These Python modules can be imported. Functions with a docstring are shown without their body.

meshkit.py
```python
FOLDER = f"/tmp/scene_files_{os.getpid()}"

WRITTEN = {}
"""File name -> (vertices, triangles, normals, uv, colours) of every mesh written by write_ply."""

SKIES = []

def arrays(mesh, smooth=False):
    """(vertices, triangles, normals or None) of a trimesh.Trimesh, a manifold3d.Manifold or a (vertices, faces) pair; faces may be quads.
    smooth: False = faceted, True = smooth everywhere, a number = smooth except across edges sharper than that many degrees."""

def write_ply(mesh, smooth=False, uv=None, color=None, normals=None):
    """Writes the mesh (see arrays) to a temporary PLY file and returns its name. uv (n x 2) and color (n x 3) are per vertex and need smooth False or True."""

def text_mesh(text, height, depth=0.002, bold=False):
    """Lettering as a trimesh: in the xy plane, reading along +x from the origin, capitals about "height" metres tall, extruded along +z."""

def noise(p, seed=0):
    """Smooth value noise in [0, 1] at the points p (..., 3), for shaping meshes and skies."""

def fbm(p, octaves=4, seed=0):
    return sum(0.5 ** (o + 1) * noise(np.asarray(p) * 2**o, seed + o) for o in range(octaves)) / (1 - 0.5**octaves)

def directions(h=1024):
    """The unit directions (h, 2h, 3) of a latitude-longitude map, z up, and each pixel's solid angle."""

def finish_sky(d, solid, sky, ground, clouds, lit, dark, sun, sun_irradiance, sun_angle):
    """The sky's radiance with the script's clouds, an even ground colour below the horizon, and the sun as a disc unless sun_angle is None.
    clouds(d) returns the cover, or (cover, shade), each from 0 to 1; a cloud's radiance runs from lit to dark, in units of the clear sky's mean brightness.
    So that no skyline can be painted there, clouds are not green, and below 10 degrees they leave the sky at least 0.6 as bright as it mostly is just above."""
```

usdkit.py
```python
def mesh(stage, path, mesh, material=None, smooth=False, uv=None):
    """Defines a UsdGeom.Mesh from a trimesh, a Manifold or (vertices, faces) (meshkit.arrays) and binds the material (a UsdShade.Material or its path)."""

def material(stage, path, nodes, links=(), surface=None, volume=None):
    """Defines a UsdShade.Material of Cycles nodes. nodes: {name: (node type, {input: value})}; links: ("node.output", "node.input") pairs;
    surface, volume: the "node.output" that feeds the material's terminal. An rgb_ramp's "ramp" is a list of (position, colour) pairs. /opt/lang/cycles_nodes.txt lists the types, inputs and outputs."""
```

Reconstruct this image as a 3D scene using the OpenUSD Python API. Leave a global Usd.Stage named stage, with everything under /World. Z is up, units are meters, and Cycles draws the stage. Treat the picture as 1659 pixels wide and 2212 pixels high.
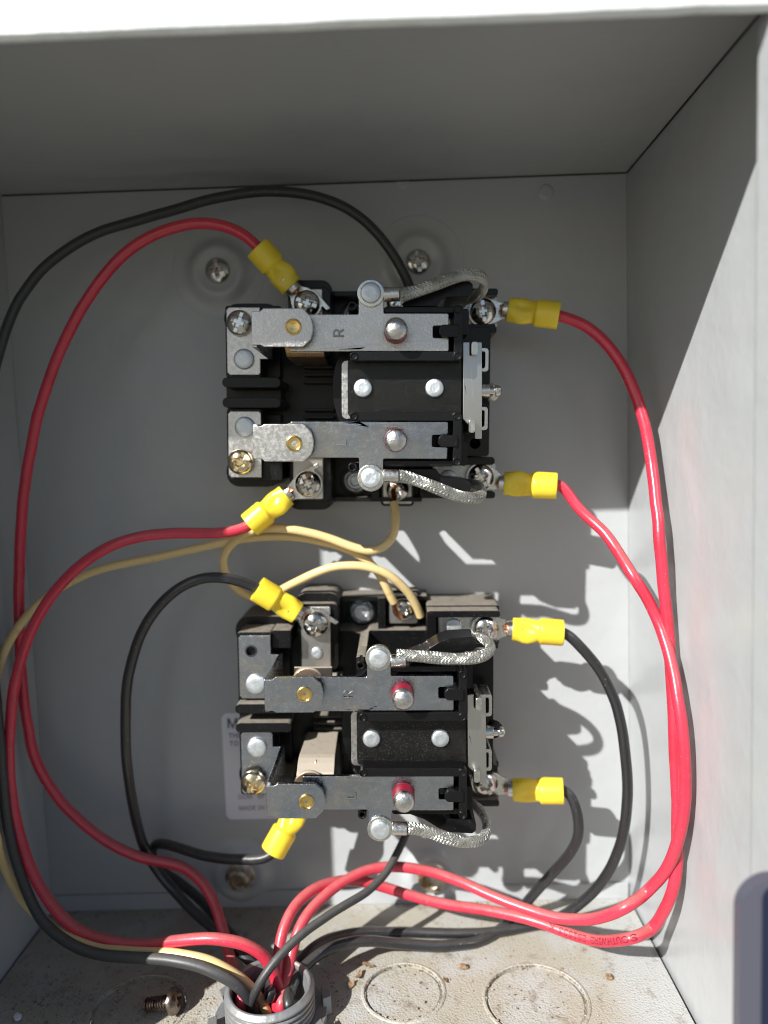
import math, random
import numpy as np, trimesh, manifold3d as m3, shapely
import shapely.geometry as sg
from scipy.interpolate import splprep, splev
import usdkit, meshkit
from pxr import Usd, UsdGeom, UsdLux, UsdShade, Gf, Sdf

random.seed(7); RNG = np.random.default_rng(7)
stage = Usd.Stage.CreateInMemory()
UsdGeom.SetStageUpAxis(stage, 'Z'); UsdGeom.SetStageMetersPerUnit(stage, 1.0)
UsdGeom.Xform.Define(stage, '/World'); UsdGeom.Scope.Define(stage, '/World/Looks')

# ------------------------------------------------------------------ camera (box millimetres: X right, Z up, back panel at Y=0, viewer at Y<0)
CAM = np.array([123.06, -243.69, 154.86]); PITCH, YAW, ROLL = 0.08085, -0.01419, -0.03145
F, CX, CY = 1600.0, 829.5, 1106.0
EXPOSURE = 0.82
SUN = np.array([-0.87, -1.0, 0.93])                 # towards the sun
SUN_INTENSITY, SKY_STRENGTH = 1.2, 0.05
def cam_axes(p, y, r):
    cp, sp, cy, sy, cr, sr = math.cos(p), math.sin(p), math.cos(y), math.sin(y), math.cos(r), math.sin(r)
    fwd = np.array([sy*cp, cy*cp, -sp]); right = np.array([cy, -sy, 0.0]); up = np.cross(right, fwd)
    return cr*right + sr*up, -sr*right + cr*up, fwd
RT, UP, FW = cam_axes(PITCH, YAW, ROLL)
cam = UsdGeom.Camera.Define(stage, '/World/camera')
M = np.eye(4); M[0, :3], M[1, :3], M[2, :3], M[3, :3] = RT, UP, -FW, CAM*0.001
cam.AddTransformOp().Set(Gf.Matrix4d(*M.ravel().tolist()))
FOC = 6.86
cam.CreateFocalLengthAttr(FOC); cam.CreateHorizontalApertureAttr(FOC*1659/F); cam.CreateVerticalApertureAttr(FOC*2212/F)
cam.CreateFStopAttr(2.0); cam.CreateFocusDistanceAttr(0.196); cam.CreateClippingRangeAttr((0.02, 1000)); cam.CreateExposureAttr(EXPOSURE)
# ------------------------------------------------------------------ daylight
SD = SUN/np.linalg.norm(SUN)
sun = UsdLux.DistantLight.Define(stage, '/World/sun')
zx = SD; xx = np.cross([0, 0, 1], zx); xx /= np.linalg.norm(xx); yx = np.cross(zx, xx)
ML = np.eye(4); ML[0, :3], ML[1, :3], ML[2, :3] = xx, yx, zx
sun.AddTransformOp().Set(Gf.Matrix4d(*ML.ravel().tolist()))
sun.CreateIntensityAttr(SUN_INTENSITY); sun.CreateNormalizeAttr(True); sun.CreateAngleAttr(0.53); sun.CreateColorAttr(Gf.Vec3f(0.985, 0.975, 0.935))
usdkit.material(stage, '/World/Looks/sky_look', {
    's': ('sky_texture', {'sky_type': 'single_scattering', 'sun_disc': False, 'sun_elevation': float(math.asin(SD[2])), 'sun_rotation': float(math.atan2(SD[0], SD[1]))}),
    'b': ('background_shader', {'strength': SKY_STRENGTH})}, [('s.color', 'b.color')], surface='b.background')
dome = UsdLux.DomeLight.Define(stage, '/World/sky')
UsdShade.MaterialBindingAPI.Apply(dome.GetPrim()).Bind(UsdShade.Material.Get(stage, '/World/Looks/sky_look'))
dome.GetPrim().SetCustomDataByKey('kind', 'structure')

# ------------------------------------------------------------------ looks
LK = {}
def look(name, base, rough=0.4, metal=0.0, bump=None, bevel=None, var=None, speck=None, dust=None, rvar=0.0, coat=0.0, spec=0.5, sss=0.0, tint=None):
    """bump=(scale, strength, distance) list; var=(scale, other colour, lo, hi); speck=(scale, colour, threshold); dust=(colour, amount) on faces turned up."""
    nd = {'g': ('geometry', {}), 'p': ('principled_bsdf', {'base_color': base, 'roughness': rough, 'metallic': metal, 'specular_ior_level': spec})}
    ln = []
    if coat: nd['p'][1].update({'coat_weight': coat, 'coat_roughness': 0.12})
    if sss: nd['p'][1].update({'subsurface_weight': sss, 'subsurface_radius': (1.0, 0.5, 0.2), 'subsurface_scale': 0.0012})
    col = None
    if var:
        for i, (sc, other, lo, hi) in enumerate(var):
            nd[f'vn{i}'] = ('noise_texture', {'scale': sc, 'detail': 4.0, 'roughness': 0.6})
            nd[f'vr{i}'] = ('map_range', {'from_min': lo, 'from_max': hi, 'clamp': True})
            nd[f'vm{i}'] = ('mix_color', {'a': base, 'b': other})
            ln += [('g.position', f'vn{i}.vector'), (f'vn{i}.fac', f'vr{i}.value'), (f'vr{i}.result', f'vm{i}.fac')]
            if col: ln.append((col, f'vm{i}.a'))
            col = f'vm{i}.result'
    if speck:
        sc, c2, th = speck
        nd['sv'] = ('noise_texture', {'scale': sc, 'detail': 1.0})
        nd['sr'] = ('map_range', {'from_min': th, 'from_max': th+0.05, 'clamp': True})
        nd['sm'] = ('mix_color', {'a': base, 'b': c2})
        ln += [('g.position', 'sv.vector'), ('sv.fac', 'sr.value'), ('sr.result', 'sm.fac')]
        if col: ln.append((col, 'sm.a'))
        col = 'sm.result'
    if dust:
        c2, amt, sc = dust
        nd['dx'] = ('separate_xyz', {}); nd['dn'] = ('noise_texture', {'scale': sc, 'detail': 5.0, 'roughness': 0.7})
        nd['dr'] = ('map_range', {'from_min': 0.35, 'from_max': 0.85, 'clamp': True})
        nd['dk'] = ('map_range', {'from_min': 0.2, 'from_max': 0.55, 'to_min': 0.45*amt, 'to_max': amt, 'clamp': True})
        nd['dm'] = ('math', {'math_type': 'multiply'}); nd['dc'] = ('mix_color', {'a': base, 'b': c2})
        nd['dro'] = ('mix_float', {'a': rough, 'b': 0.9})
        ln += [('g.true_normal', 'dx.vector'), ('g.position', 'dn.vector'), ('dx.z', 'dr.value'), ('dn.fac', 'dk.value'), ('dr.result', 'dm.value1'), ('dk.result', 'dm.value2'),
               ('dm.value', 'dc.fac'), ('dm.value', 'dro.fac'), ('dro.result', 'p.roughness')]
        if metal:
            nd['dme'] = ('mix_float', {'a': metal, 'b': 0.0}); ln += [('dm.value', 'dme.fac'), ('dme.result', 'p.metallic')]
        if col: ln.append((col, 'dc.a'))
        col = 'dc.result'
    if col: ln.append((col, 'p.base_color'))
    if rvar and not dust:
        nd['rn'] = ('noise_texture', {'scale': 900.0, 'detail': 4.0}); nd['rr'] = ('map_range', {'from_min': 0.3, 'from_max': 0.7, 'to_min': max(rough-rvar, 0.03), 'to_max': rough+rvar, 'clamp': True})
        ln += [('g.position', 'rn.vector'), ('rn.fac', 'rr.value'), ('rr.result', 'p.roughness')]
    nrm = None
    if bevel:
        nd['bv'] = ('bevel', {'samples': 6, 'radius': bevel}); nrm = 'bv.bevel'
    for i, (sc, st, di) in enumerate(bump or []):
        nd[f'bn{i}'] = ('noise_texture', {'scale': sc, 'detail': 3.0}); nd[f'bp{i}'] = ('bump', {'strength': st, 'distance': di})
        ln += [('g.position', f'bn{i}.vector'), (f'bn{i}.fac', f'bp{i}.height')]
        if nrm: ln.append((nrm, f'bp{i}.normal'))
        nrm = f'bp{i}.normal'
    if nrm: ln.append((nrm, 'p.normal'))
    LK[name] = usdkit.material(stage, '/World/Looks/' + name, nd, ln, surface='p.BSDF')

DUST = (0.34, 0.29, 0.23)
look('grey_paint', (0.400, 0.411, 0.420), 0.27, bump=[(520, 0.11, 0.0005), (38, 0.22, 0.004)], bevel=0.0006, var=[(9, (0.378, 0.390, 0.400), 0.4, 0.7)])
look('sunlit_paint', (0.56, 0.57, 0.56), 0.4, bump=[(300, 0.3, 0.001), (60, 0.3, 0.004)], bevel=0.0008, var=[(45, (0.40, 0.39, 0.36), 0.58, 0.72), (300, (0.36, 0.33, 0.28), 0.68, 0.76)])  # box paint made paler so the top lip looks sunlit, plus dirt specks
look('black_plastic', (0.004, 0.004, 0.0045), 0.30, spec=0.3, bump=[(2500, 0.12, 0.0003)], bevel=0.0004, speck=(5200, (0.3, 0.28, 0.25), 0.735), dust=((0.27, 0.24, 0.20), 0.8, 500))
look('clean_black_plastic', (0.004, 0.004, 0.0045), 0.29, spec=0.3, bump=[(2500, 0.10, 0.0003)], bevel=0.0004, speck=(5200, (0.3, 0.28, 0.25), 0.75))
look('black_steel', (0.004, 0.0038, 0.0038), 0.28, spec=0.3, bump=[(3000, 0.08, 0.0003)], bevel=0.0003, speck=(6500, (0.42, 0.4, 0.36), 0.69))
look('zinc', (0.58, 0.56, 0.54), 0.30, 1.0, bump=[(3000, 0.38, 0.00025), (260, 0.06, 0.0006)], bevel=0.00035, var=[(70, (0.52, 0.50, 0.47), 0.4, 0.7)], rvar=0.1)
look('satin_steel', (0.50, 0.49, 0.475), 0.32, 1.0, bump=[(2600, 0.1, 0.0002)], bevel=0.0003)
look('nickel', (0.55, 0.49, 0.42), 0.30, 1.0, bump=[(2600, 0.25, 0.00025)], bevel=0.0003, dust=(DUST, 0.8, 900))
look('zinc_blue', (0.42, 0.435, 0.47), 0.22, 1.0, bump=[(3000, 0.30, 0.00022), (200, 0.07, 0.0008)], bevel=0.00035, var=[(60, (0.50, 0.44, 0.36), 0.48, 0.75), (110, (0.30, 0.335, 0.41), 0.40, 0.72)], rvar=0.09)  # bluish zinc; its darker tone also stands in for dark reflections
look('dusty_zinc', (0.56, 0.545, 0.52), 0.36, 1.0, bump=[(3500, 0.35, 0.00025)], bevel=0.00035, dust=(DUST, 0.95, 900))
look('rivet_zinc', (0.62, 0.655, 0.68), 0.46, 0.9, bump=[(1600, 0.3, 0.0003)], bevel=0.0003, rvar=0.08)
look('bright_screw', (0.62, 0.60, 0.57), 0.15, 1.0, bump=[(1500, 0.10, 0.0003)], bevel=0.0002, rvar=0.06)
look('yellow_screw', (0.70, 0.60, 0.40), 0.18, 1.0, bump=[(1500, 0.10, 0.0003)], bevel=0.0002, rvar=0.06)
look('brass', (0.78, 0.56, 0.20), 0.22, 1.0, bump=[(2000, 0.15, 0.0003)], bevel=0.0002, var=[(700, (0.6, 0.4, 0.14), 0.5, 0.65)])
look('copper', (0.72, 0.30, 0.15), 0.30, 1.0, var=[(1800, (0.3, 0.11, 0.05), 0.45, 0.65)])
look('bronze', (0.50, 0.38, 0.28), 0.35, 1.0, bump=[(3000, 0.35, 0.0003)], bevel=0.0003, dust=(DUST, 0.9, 900))
look('tin', (0.62, 0.61, 0.58), 0.28, 1.0, bump=[(1800, 0.2, 0.0003)], bevel=0.0003, rvar=0.1)
look('braid_metal', (0.42, 0.42, 0.39), 0.42, 0.85, var=[(700, (0.28, 0.275, 0.25), 0.5, 0.7)])
look('red_enamel', (0.20, 0.006, 0.022), 0.3, 0.1)
look('yellow_nylon', (0.83, 0.60, 0.04), 0.33, bump=[(700, 0.08, 0.0005)], var=[(500, (0.70, 0.47, 0.025), 0.6, 0.75)], sss=0.3, bevel=0.0004)
look('red_jacket', (0.54, 0.030, 0.060), 0.30, bump=[(800, 0.10, 0.0005), (90, 0.15, 0.002)], speck=(2600, (0.55, 0.35, 0.32), 0.74), coat=0.25, var=[(120, (0.44, 0.023, 0.045), 0.5, 0.7)], dust=((0.42, 0.30, 0.24), 0.30, 420))
look('black_jacket', (0.014, 0.014, 0.016), 0.36, bump=[(800, 0.10, 0.0005)], speck=(2600, (0.3, 0.28, 0.26), 0.74), coat=0.5, dust=((0.22, 0.20, 0.18), 0.15, 420))
look('grey_jacket', (0.034, 0.0345, 0.036), 0.42, bump=[(800, 0.10, 0.0005)], speck=(2600, (0.3, 0.28, 0.26), 0.74), dust=((0.24, 0.228, 0.21), 0.22, 420))
look('cream_jacket', (0.70, 0.53, 0.25), 0.36, bump=[(700, 0.10, 0.0005)], var=[(260, (0.50, 0.33, 0.13), 0.6, 0.78)], coat=0.2)
look('red_print', (0.17, 0.01, 0.022), 0.5)
look('stamp_shade_metal', (0.27, 0.265, 0.26), 0.4, 1.0, bevel=0.0002)  # darker metal stands in for the shade inside stamped letters
look('pin_steel', (0.55, 0.54, 0.53), 0.30, 1.0, bump=[(2400, 0.4, 0.0003)], bevel=0.0003, rvar=0.1)
look('pale_print', (0.30, 0.30, 0.29), 0.5)
look('label_paper', (0.72, 0.72, 0.78), 0.45)
look('label_ink', (0.10, 0.09, 0.10), 0.5)
look('die_cast', (0.30, 0.31, 0.32), 0.50, 0.55, bump=[(700, 0.35, 0.0006)], bevel=0.0004, var=[(120, (0.36, 0.32, 0.26), 0.5, 0.66)])
look('rusty_steel', (0.30, 0.25, 0.22), 0.32, 1.0, bump=[(1500, 0.3, 0.0004)], var=[(500, (0.14, 0.09, 0.06), 0.5, 0.62)])
look('reflection_navy', (0.01, 0.014, 0.035), 0.2)  # navy band of the added reflection plate
look('leaf_scrap', (0.33, 0.22, 0.12), 0.8, var=[(700, (0.13, 0.08, 0.045), 0.42, 0.6)])
look('grit', (0.22, 0.17, 0.12), 0.9, var=[(900, (0.4, 0.36, 0.30), 0.5, 0.6)])
look('dirty_screw', (0.60, 0.56, 0.50), 0.45, 0.7, bump=[(900, 0.4, 0.0005)], var=[(260, (0.25, 0.17, 0.09), 0.45, 0.6)])
look('seam_black', (0.02, 0.02, 0.022), 0.7)
look('reflection_grey', (0.075, 0.075, 0.10), 0.35)  # blue-grey body of the added reflection plate
# the floor of the box: paint under settled dust, cleaner along the right side wall
def floor_look():
    nd = {'g': ('geometry', {}), 'x': ('separate_xyz', {}), 'n1': ('noise_texture', {'scale': 55.0, 'detail': 6.0, 'roughness': 0.65}), 'n2': ('noise_texture', {'scale': 1600.0, 'detail': 3.0}),
          'n3': ('noise_texture', {'scale': 160.0, 'detail': 5.0, 'roughness': 0.7}),
          'e': ('map_range', {'from_min': 0.183, 'from_max': 0.193, 'to_min': 1.0, 'to_max': 0.12, 'clamp': True}),
          'j': ('math', {'math_type': 'multiply_add', 'value2': 0.012}),
          'a': ('map_range', {'from_min': 0.36, 'from_max': 0.56, 'to_min': 0.25, 'to_max': 1.0, 'clamp': True}), 'm': ('math', {'math_type': 'multiply'}),
          'c1': ('mix_color', {'a': (0.41, 0.415, 0.41), 'b': (0.36, 0.33, 0.272)}), 'd': ('map_range', {'from_min': 0.56, 'from_max': 0.70, 'to_max': 0.75, 'clamp': True}),
          'c2': ('mix_color', {'b': (0.17, 0.12, 0.075)}), 's': ('map_range', {'from_min': 0.60, 'from_max': 0.72, 'to_max': 0.7, 'clamp': True}), 'c3': ('mix_color', {'b': (0.13, 0.10, 0.07)}),
          'b': ('bump', {'strength': 0.55, 'distance': 0.0006}), 'p': ('principled_bsdf', {'roughness': 0.78})}
    ln = [('g.position', 'x.vector'), ('g.position', 'n1.vector'), ('g.position', 'n2.vector'), ('g.position', 'n3.vector'), ('n3.fac', 'j.value1'), ('x.x', 'j.value3'), ('j.value', 'e.value'), ('n1.fac', 'a.value'), ('e.result', 'm.value1'), ('a.result', 'm.value2'),
          ('m.value', 'c1.fac'), ('n3.fac', 'd.value'), ('d.result', 'c2.fac'), ('c1.result', 'c2.a'), ('n2.fac', 's.value'), ('s.result', 'c3.fac'), ('c2.result', 'c3.a'), ('c3.result', 'p.base_color'),
          ('n2.fac', 'b.height'), ('b.normal', 'p.normal')]
    LK['dusty_floor'] = usdkit.material(stage, '/World/Looks/dusty_floor', nd, ln, surface='p.BSDF')
floor_look()

# ------------------------------------------------------------------ scene-graph helpers
_used = set()
def numbered(path):
    p, k = path, 0
    while p in _used:
        k += 1; p = f'{path}_{k:03d}'
    _used.add(p); return p
def tag(prim, label=None, cat=None, group=None, kind=None):
    for k, v in (('label', label), ('category', cat), ('group', group), ('kind', kind)):
        if v: prim.SetCustomDataByKey(k, v)
    return prim
def thing(name, label, cat, loc=(0, 0, 0), roty=0.0, group=None):
    x = UsdGeom.Xform.Define(stage, numbered('/World/' + name)); x.AddTranslateOp().Set(Gf.Vec3d(*[float(c)*0.001 for c in loc]))
    if roty: x.AddRotateYOp().Set(-math.degrees(roty))
    return tag(x.GetPrim(), label, cat, group)
def toxyz(v):                       # (u, v, h) -> (x, y, z): u right, v up, h out of the back panel
    v = np.asarray(v, float); return np.stack([v[:, 0], -v[:, 2], v[:, 1]], 1)
def obj(name, mesh, mat, parent=None, smooth=35, uvh=True, off=(0, 0, 0), label=None):
    if isinstance(mesh, (list, tuple)) and len(mesh) and not isinstance(mesh[0], np.ndarray):
        mesh = trimesh.util.concatenate([tm(x) for x in mesh])
    mesh = tm(mesh)
    v = toxyz(mesh.vertices) if uvh else np.array(mesh.vertices)
    t = trimesh.Trimesh((v - np.asarray(off))*0.001, mesh.faces, process=False)
    base = str(parent.GetPath()) if parent else '/World'
    g = usdkit.mesh(stage, numbered(base + '/' + name), t, LK[mat], smooth=smooth)
    if label: tag(g.GetPrim(), label)
    return g.GetPrim()
def tm(x):
    if isinstance(x, trimesh.Trimesh): return x
    if hasattr(x, 'to_mesh'):
        m = x.to_mesh(); return trimesh.Trimesh(np.array(m.vert_properties[:, :3], float), np.array(m.tri_verts, int), process=False)
    return trimesh.Trimesh(np.asarray(x[0], float), np.asarray(x[1], int), process=False)
# ------------------------------------------------------------------ measuring from the photograph: pixel of the 1659-wide view + height h above the back panel -> box mm
W, H, DEPTH = 200.0, 240.7, 104.0
def ray(px, py): return FW + RT*(px - CX)/F - UP*(py - CY)/F
def P3(px, py, h, r=0.0):
    d = ray(px, py); t = (-h - CAM[1])/d[1]
    if r:                                           # a wire lies against a panel rather than in it
        if d[0] > 0: t = min(t, (W - r - 0.2 - CAM[0])/d[0])
        if d[0] < 0: t = min(t, (r + 0.2 - CAM[0])/d[0])
        if d[2] < 0: t = min(t, (r + 0.2 - CAM[2])/d[2])
    return CAM + d*t
def PZ(px, py, z):
    d = ray(px, py); return CAM + d*(z - CAM[2])/d[2]
def PX(px, py, x):
    d = ray(px, py); return CAM + d*(x - CAM[0])/d[0]
# ------------------------------------------------------------------ shape helpers (all in u, v, h millimetres)
def ext(poly, h0, h1):
    parts = []
    for g in getattr(poly, 'geoms', [poly]):
        m = trimesh.creation.extrude_polygon(g, h1 - h0, engine='earcut'); m.apply_translation([0, 0, h0]); parts.append(m)
    return trimesh.util.concatenate(parts) if len(parts) > 1 else parts[0]
def rr(u0, v0, u1, v1, r=0.0, n=4):
    b = sg.box(min(u0, u1), min(v0, v1), max(u0, u1), max(v0, v1))
    r = min(r, 0.48*abs(u1-u0), 0.48*abs(v1-v0))
    return b.buffer(-r).buffer(r, quad_segs=n) if r else b
def mex(poly, h0, h1):
    out = m3.Manifold()
    for g in getattr(poly, 'geoms', [poly]):
        cs = m3.CrossSection([np.array(g.exterior.coords)[:-1]] + [np.array(i.coords)[:-1] for i in g.interiors], m3.FillRule.EvenOdd)
        out = out + cs.extrude(h1 - h0).translate([0, 0, h0])
    return out
def mb(u0, v0, u1, v1, h0, h1, r=0.4): return mex(rr(u0, v0, u1, v1, r), h0, h1)
def box3(a, b):
    m = trimesh.creation.box([abs(b[i]-a[i]) for i in range(3)]); m.apply_translation([(a[i]+b[i])/2 for i in range(3)]); return m
def rev(prof, n=28):                                # prof: (r, h) pairs, turned about h
    m = trimesh.creation.revolve(np.array(prof, float), sections=n)
    if m.volume < 0: m.invert()
    return m
def mrev(prof, n=28): return m3.Manifold.revolve(m3.CrossSection([np.array(prof, float)], m3.FillRule.NonZero), n)
def move(m, u=0, v=0, h=0): m = tm(m).copy(); m.apply_translation([u, v, h]); return m
def frames(p):
    t = np.gradient(p, axis=0); t /= np.linalg.norm(t, axis=1)[:, None]
    a = np.array([0, 0, 1.0]); n = a - t[0]*(a@t[0])
    if np.linalg.norm(n) < 0.2: n = np.array([1.0, 0, 0]) - t[0]*t[0][0]
    n /= np.linalg.norm(n); N = [n]
    for i in range(1, len(p)):
        n = N[-1] - t[i]*(N[-1]@t[i]); N.append(n/np.linalg.norm(n))
    N = np.array(N); return t, N, np.cross(t, N)
def tube(p, r, n=14, sq=1.0, cap=True):
    p = np.asarray(p, float); t, N, B = frames(p); r = np.broadcast_to(r, (len(p),))
    a = np.linspace(0, 2*np.pi, n, endpoint=False)
    v = (p[:, None] + r[:, None, None]*(np.cos(a)[None, :, None]*N[:, None]*sq + np.sin(a)[None, :, None]*B[:, None])).reshape(-1, 3)
    i, j = np.meshgrid(np.arange(len(p)-1), np.arange(n), indexing='ij'); i, j = i.ravel(), j.ravel(); k = (j+1) % n
    q = [np.stack([i*n+j, i*n+k, (i+1)*n+k], 1), np.stack([i*n+j, (i+1)*n+k, (i+1)*n+j], 1)]
    if cap:
        m = len(v); v = np.vstack([v, p[:1], p[-1:]]); jj = np.arange(n); kk = (jj+1) % n; e = (len(p)-1)*n
        q += [np.stack([kk, jj, np.full(n, m)], 1), np.stack([e+jj, e+kk, np.full(n, m+1)], 1)]
    return trimesh.Trimesh(v, np.vstack(q), process=False)
def spline(pts, step=1.2, s=0.12):
    pts = np.asarray(pts, float); k = min(3, len(pts)-1)
    tck, _ = splprep(pts.T, s=s*len(pts), k=k)
    q = np.array(splev(np.linspace(0, 1, 400), tck)).T; L = np.r_[0, np.cumsum(np.linalg.norm(np.diff(q, axis=0), axis=1))]
    n = max(6, int(L[-1]/step)); x = np.linspace(0, L[-1], n)
    return np.stack([np.interp(x, L, q[:, c]) for c in range(3)], 1)
def along(mesh, a, b, up=(0, 0, 1)):               # a mesh built along +z -> along a->b
    a, b = np.asarray(a, float), np.asarray(b, float); z = (b-a)/np.linalg.norm(b-a); y = np.asarray(up, float); y = y - z*(y@z); y /= np.linalg.norm(y); x = np.cross(y, z)
    T = np.eye(4); T[:3, 0], T[:3, 1], T[:3, 2], T[:3, 3] = x, y, z, a
    m = tm(mesh).copy(); m.apply_transform(T); return m
def cross_cut(r, d, ang, w=0.24):                   # a Phillips recess
    c = m3.Manifold()
    for k in (0, 1):
        arm = m3.Manifold.hull_points(np.array([[s*r*w*0.9, t*r*0.62, d] for s in (-1, 1) for t in (-1, 1)] + [[s*r*w*0.45, t*r*0.30, 0] for s in (-1, 1) for t in (-1, 1)], float))
        c = c + arm.rotate([0, 0, ang + 90*k])
    return c
def pan_screw(r, hh, ang=20, slot=True, washer=0.0, tilt=0.0):
    """pan head with a cross recess and a slot across it, base at h=0"""
    prof = [(0, 0), (r, 0), (r, hh*0.22)] + [(r*math.cos(t), hh*0.22 + hh*0.78*math.sin(t)) for t in np.linspace(0, math.pi/2, 9)[1:]]
    m = mrev(prof, 36)
    m = m - cross_cut(r, hh*1.02 - hh*0.35, ang).translate([0, 0, hh*0.38])
    if slot:
        m = m - m3.Manifold.cube([r*0.30, r*2.4, hh], True).translate([0, 0, hh*1.18]).rotate([0, 0, ang])
    if washer:
        m = m + m3.Manifold.cylinder(0.8, r + washer, r + washer, 36).translate([0, 0, -0.6])
    return tm(m)
def rivet(r, hh, dimple=True):
    hh *= 0.8
    prof = [(0, -0.5), (r, -0.5), (r, hh*0.35), (r*0.93, hh*0.75), (r*0.75, hh*0.97), (r*0.5, hh)] + ([(r*0.42, hh), (r*0.38, hh*0.96), (0, hh*0.97)] if dimple else [(0, hh)])
    return rev(prof, 32)
def hexbolt(r):
    a = np.arange(6)*np.pi/3 + 0.2
    body = ext(sg.Polygon(np.stack([np.cos(a), np.sin(a)], 1)*r), 0.9, 3.4)
    return trimesh.util.concatenate([body, rev([(0, 0), (r*1.22, 0), (r*1.22, 0.5), (r*1.05, 1.0), (0, 1.0)], 32), rev([(0, 3.3), (r*0.84, 3.3), (r*0.72, 3.75), (r*0.5, 3.8), (r*0.42, 3.55), (0, 3.5)], 28)])
def helix(r, pitch, turns, wire, h0, n=20):
    a = np.linspace(0, 2*np.pi*turns, int(turns*n)+1)
    return tube(np.stack([r*np.cos(a), r*np.sin(a), h0 + pitch*a/(2*np.pi)], 1), wire, 8)
def letters(text, height, depth, uc, vc, h, rot=0.0, bold=False):
    m = meshkit.text_mesh(text, height, depth, bold); b = m.bounds; m.apply_translation([-(b[0, 0]+b[1, 0])/2, -(b[0, 1]+b[1, 1])/2, 0])
    m.apply_transform(trimesh.transformations.rotation_matrix(rot, [0, 0, 1])); m.apply_translation([uc, vc, h]); return m

look('bounce_ground', (0.20, 0.197, 0.175), 0.9, var=[(3, (0.17, 0.17, 0.14), 0.4, 0.6), (40, (0.2, 0.19, 0.16), 0.45, 0.65)])  # unseen ground, added to bounce light up into the box
gm = trimesh.Trimesh([[-60000, -60000, -1200], [60000, -60000, -1200], [60000, 60000, -1200], [-60000, 60000, -1200]], [[0, 1, 2], [0, 2, 3]], process=False)
tag(obj('ground', gm, 'bounce_ground', None, uvh=False, smooth=False), 'unseen ground sheet added below the box for bounce light', 'ground', kind='structure')
# ================================================================== THE BOX
T = thing('electrical_box', 'open grey painted steel electrical box holding both contactors, its front lip white in the sun', 'electrical box')
def wallbox(name, a, b, mat='grey_paint', parent=None, label=None): return obj(name, box3(a, b), mat, parent or T, uvh=False, label=label)
back = m3.Manifold.cube([W, 1.4, H]).translate([0, 0, 0])
obj('back_panel', back, 'grey_paint', T, uvh=False)
wallbox('top_panel', (-1.4, -DEPTH, H + 0.0), (W+1.4, 1.4, H+1.4))
wallbox('left_panel', (-1.4, -DEPTH, -2.2), (0, 1.4, H - 0.02))
wallbox('right_panel', (W, -DEPTH, -2.2), (W+1.4, 1.4, H - 0.02))
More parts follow.
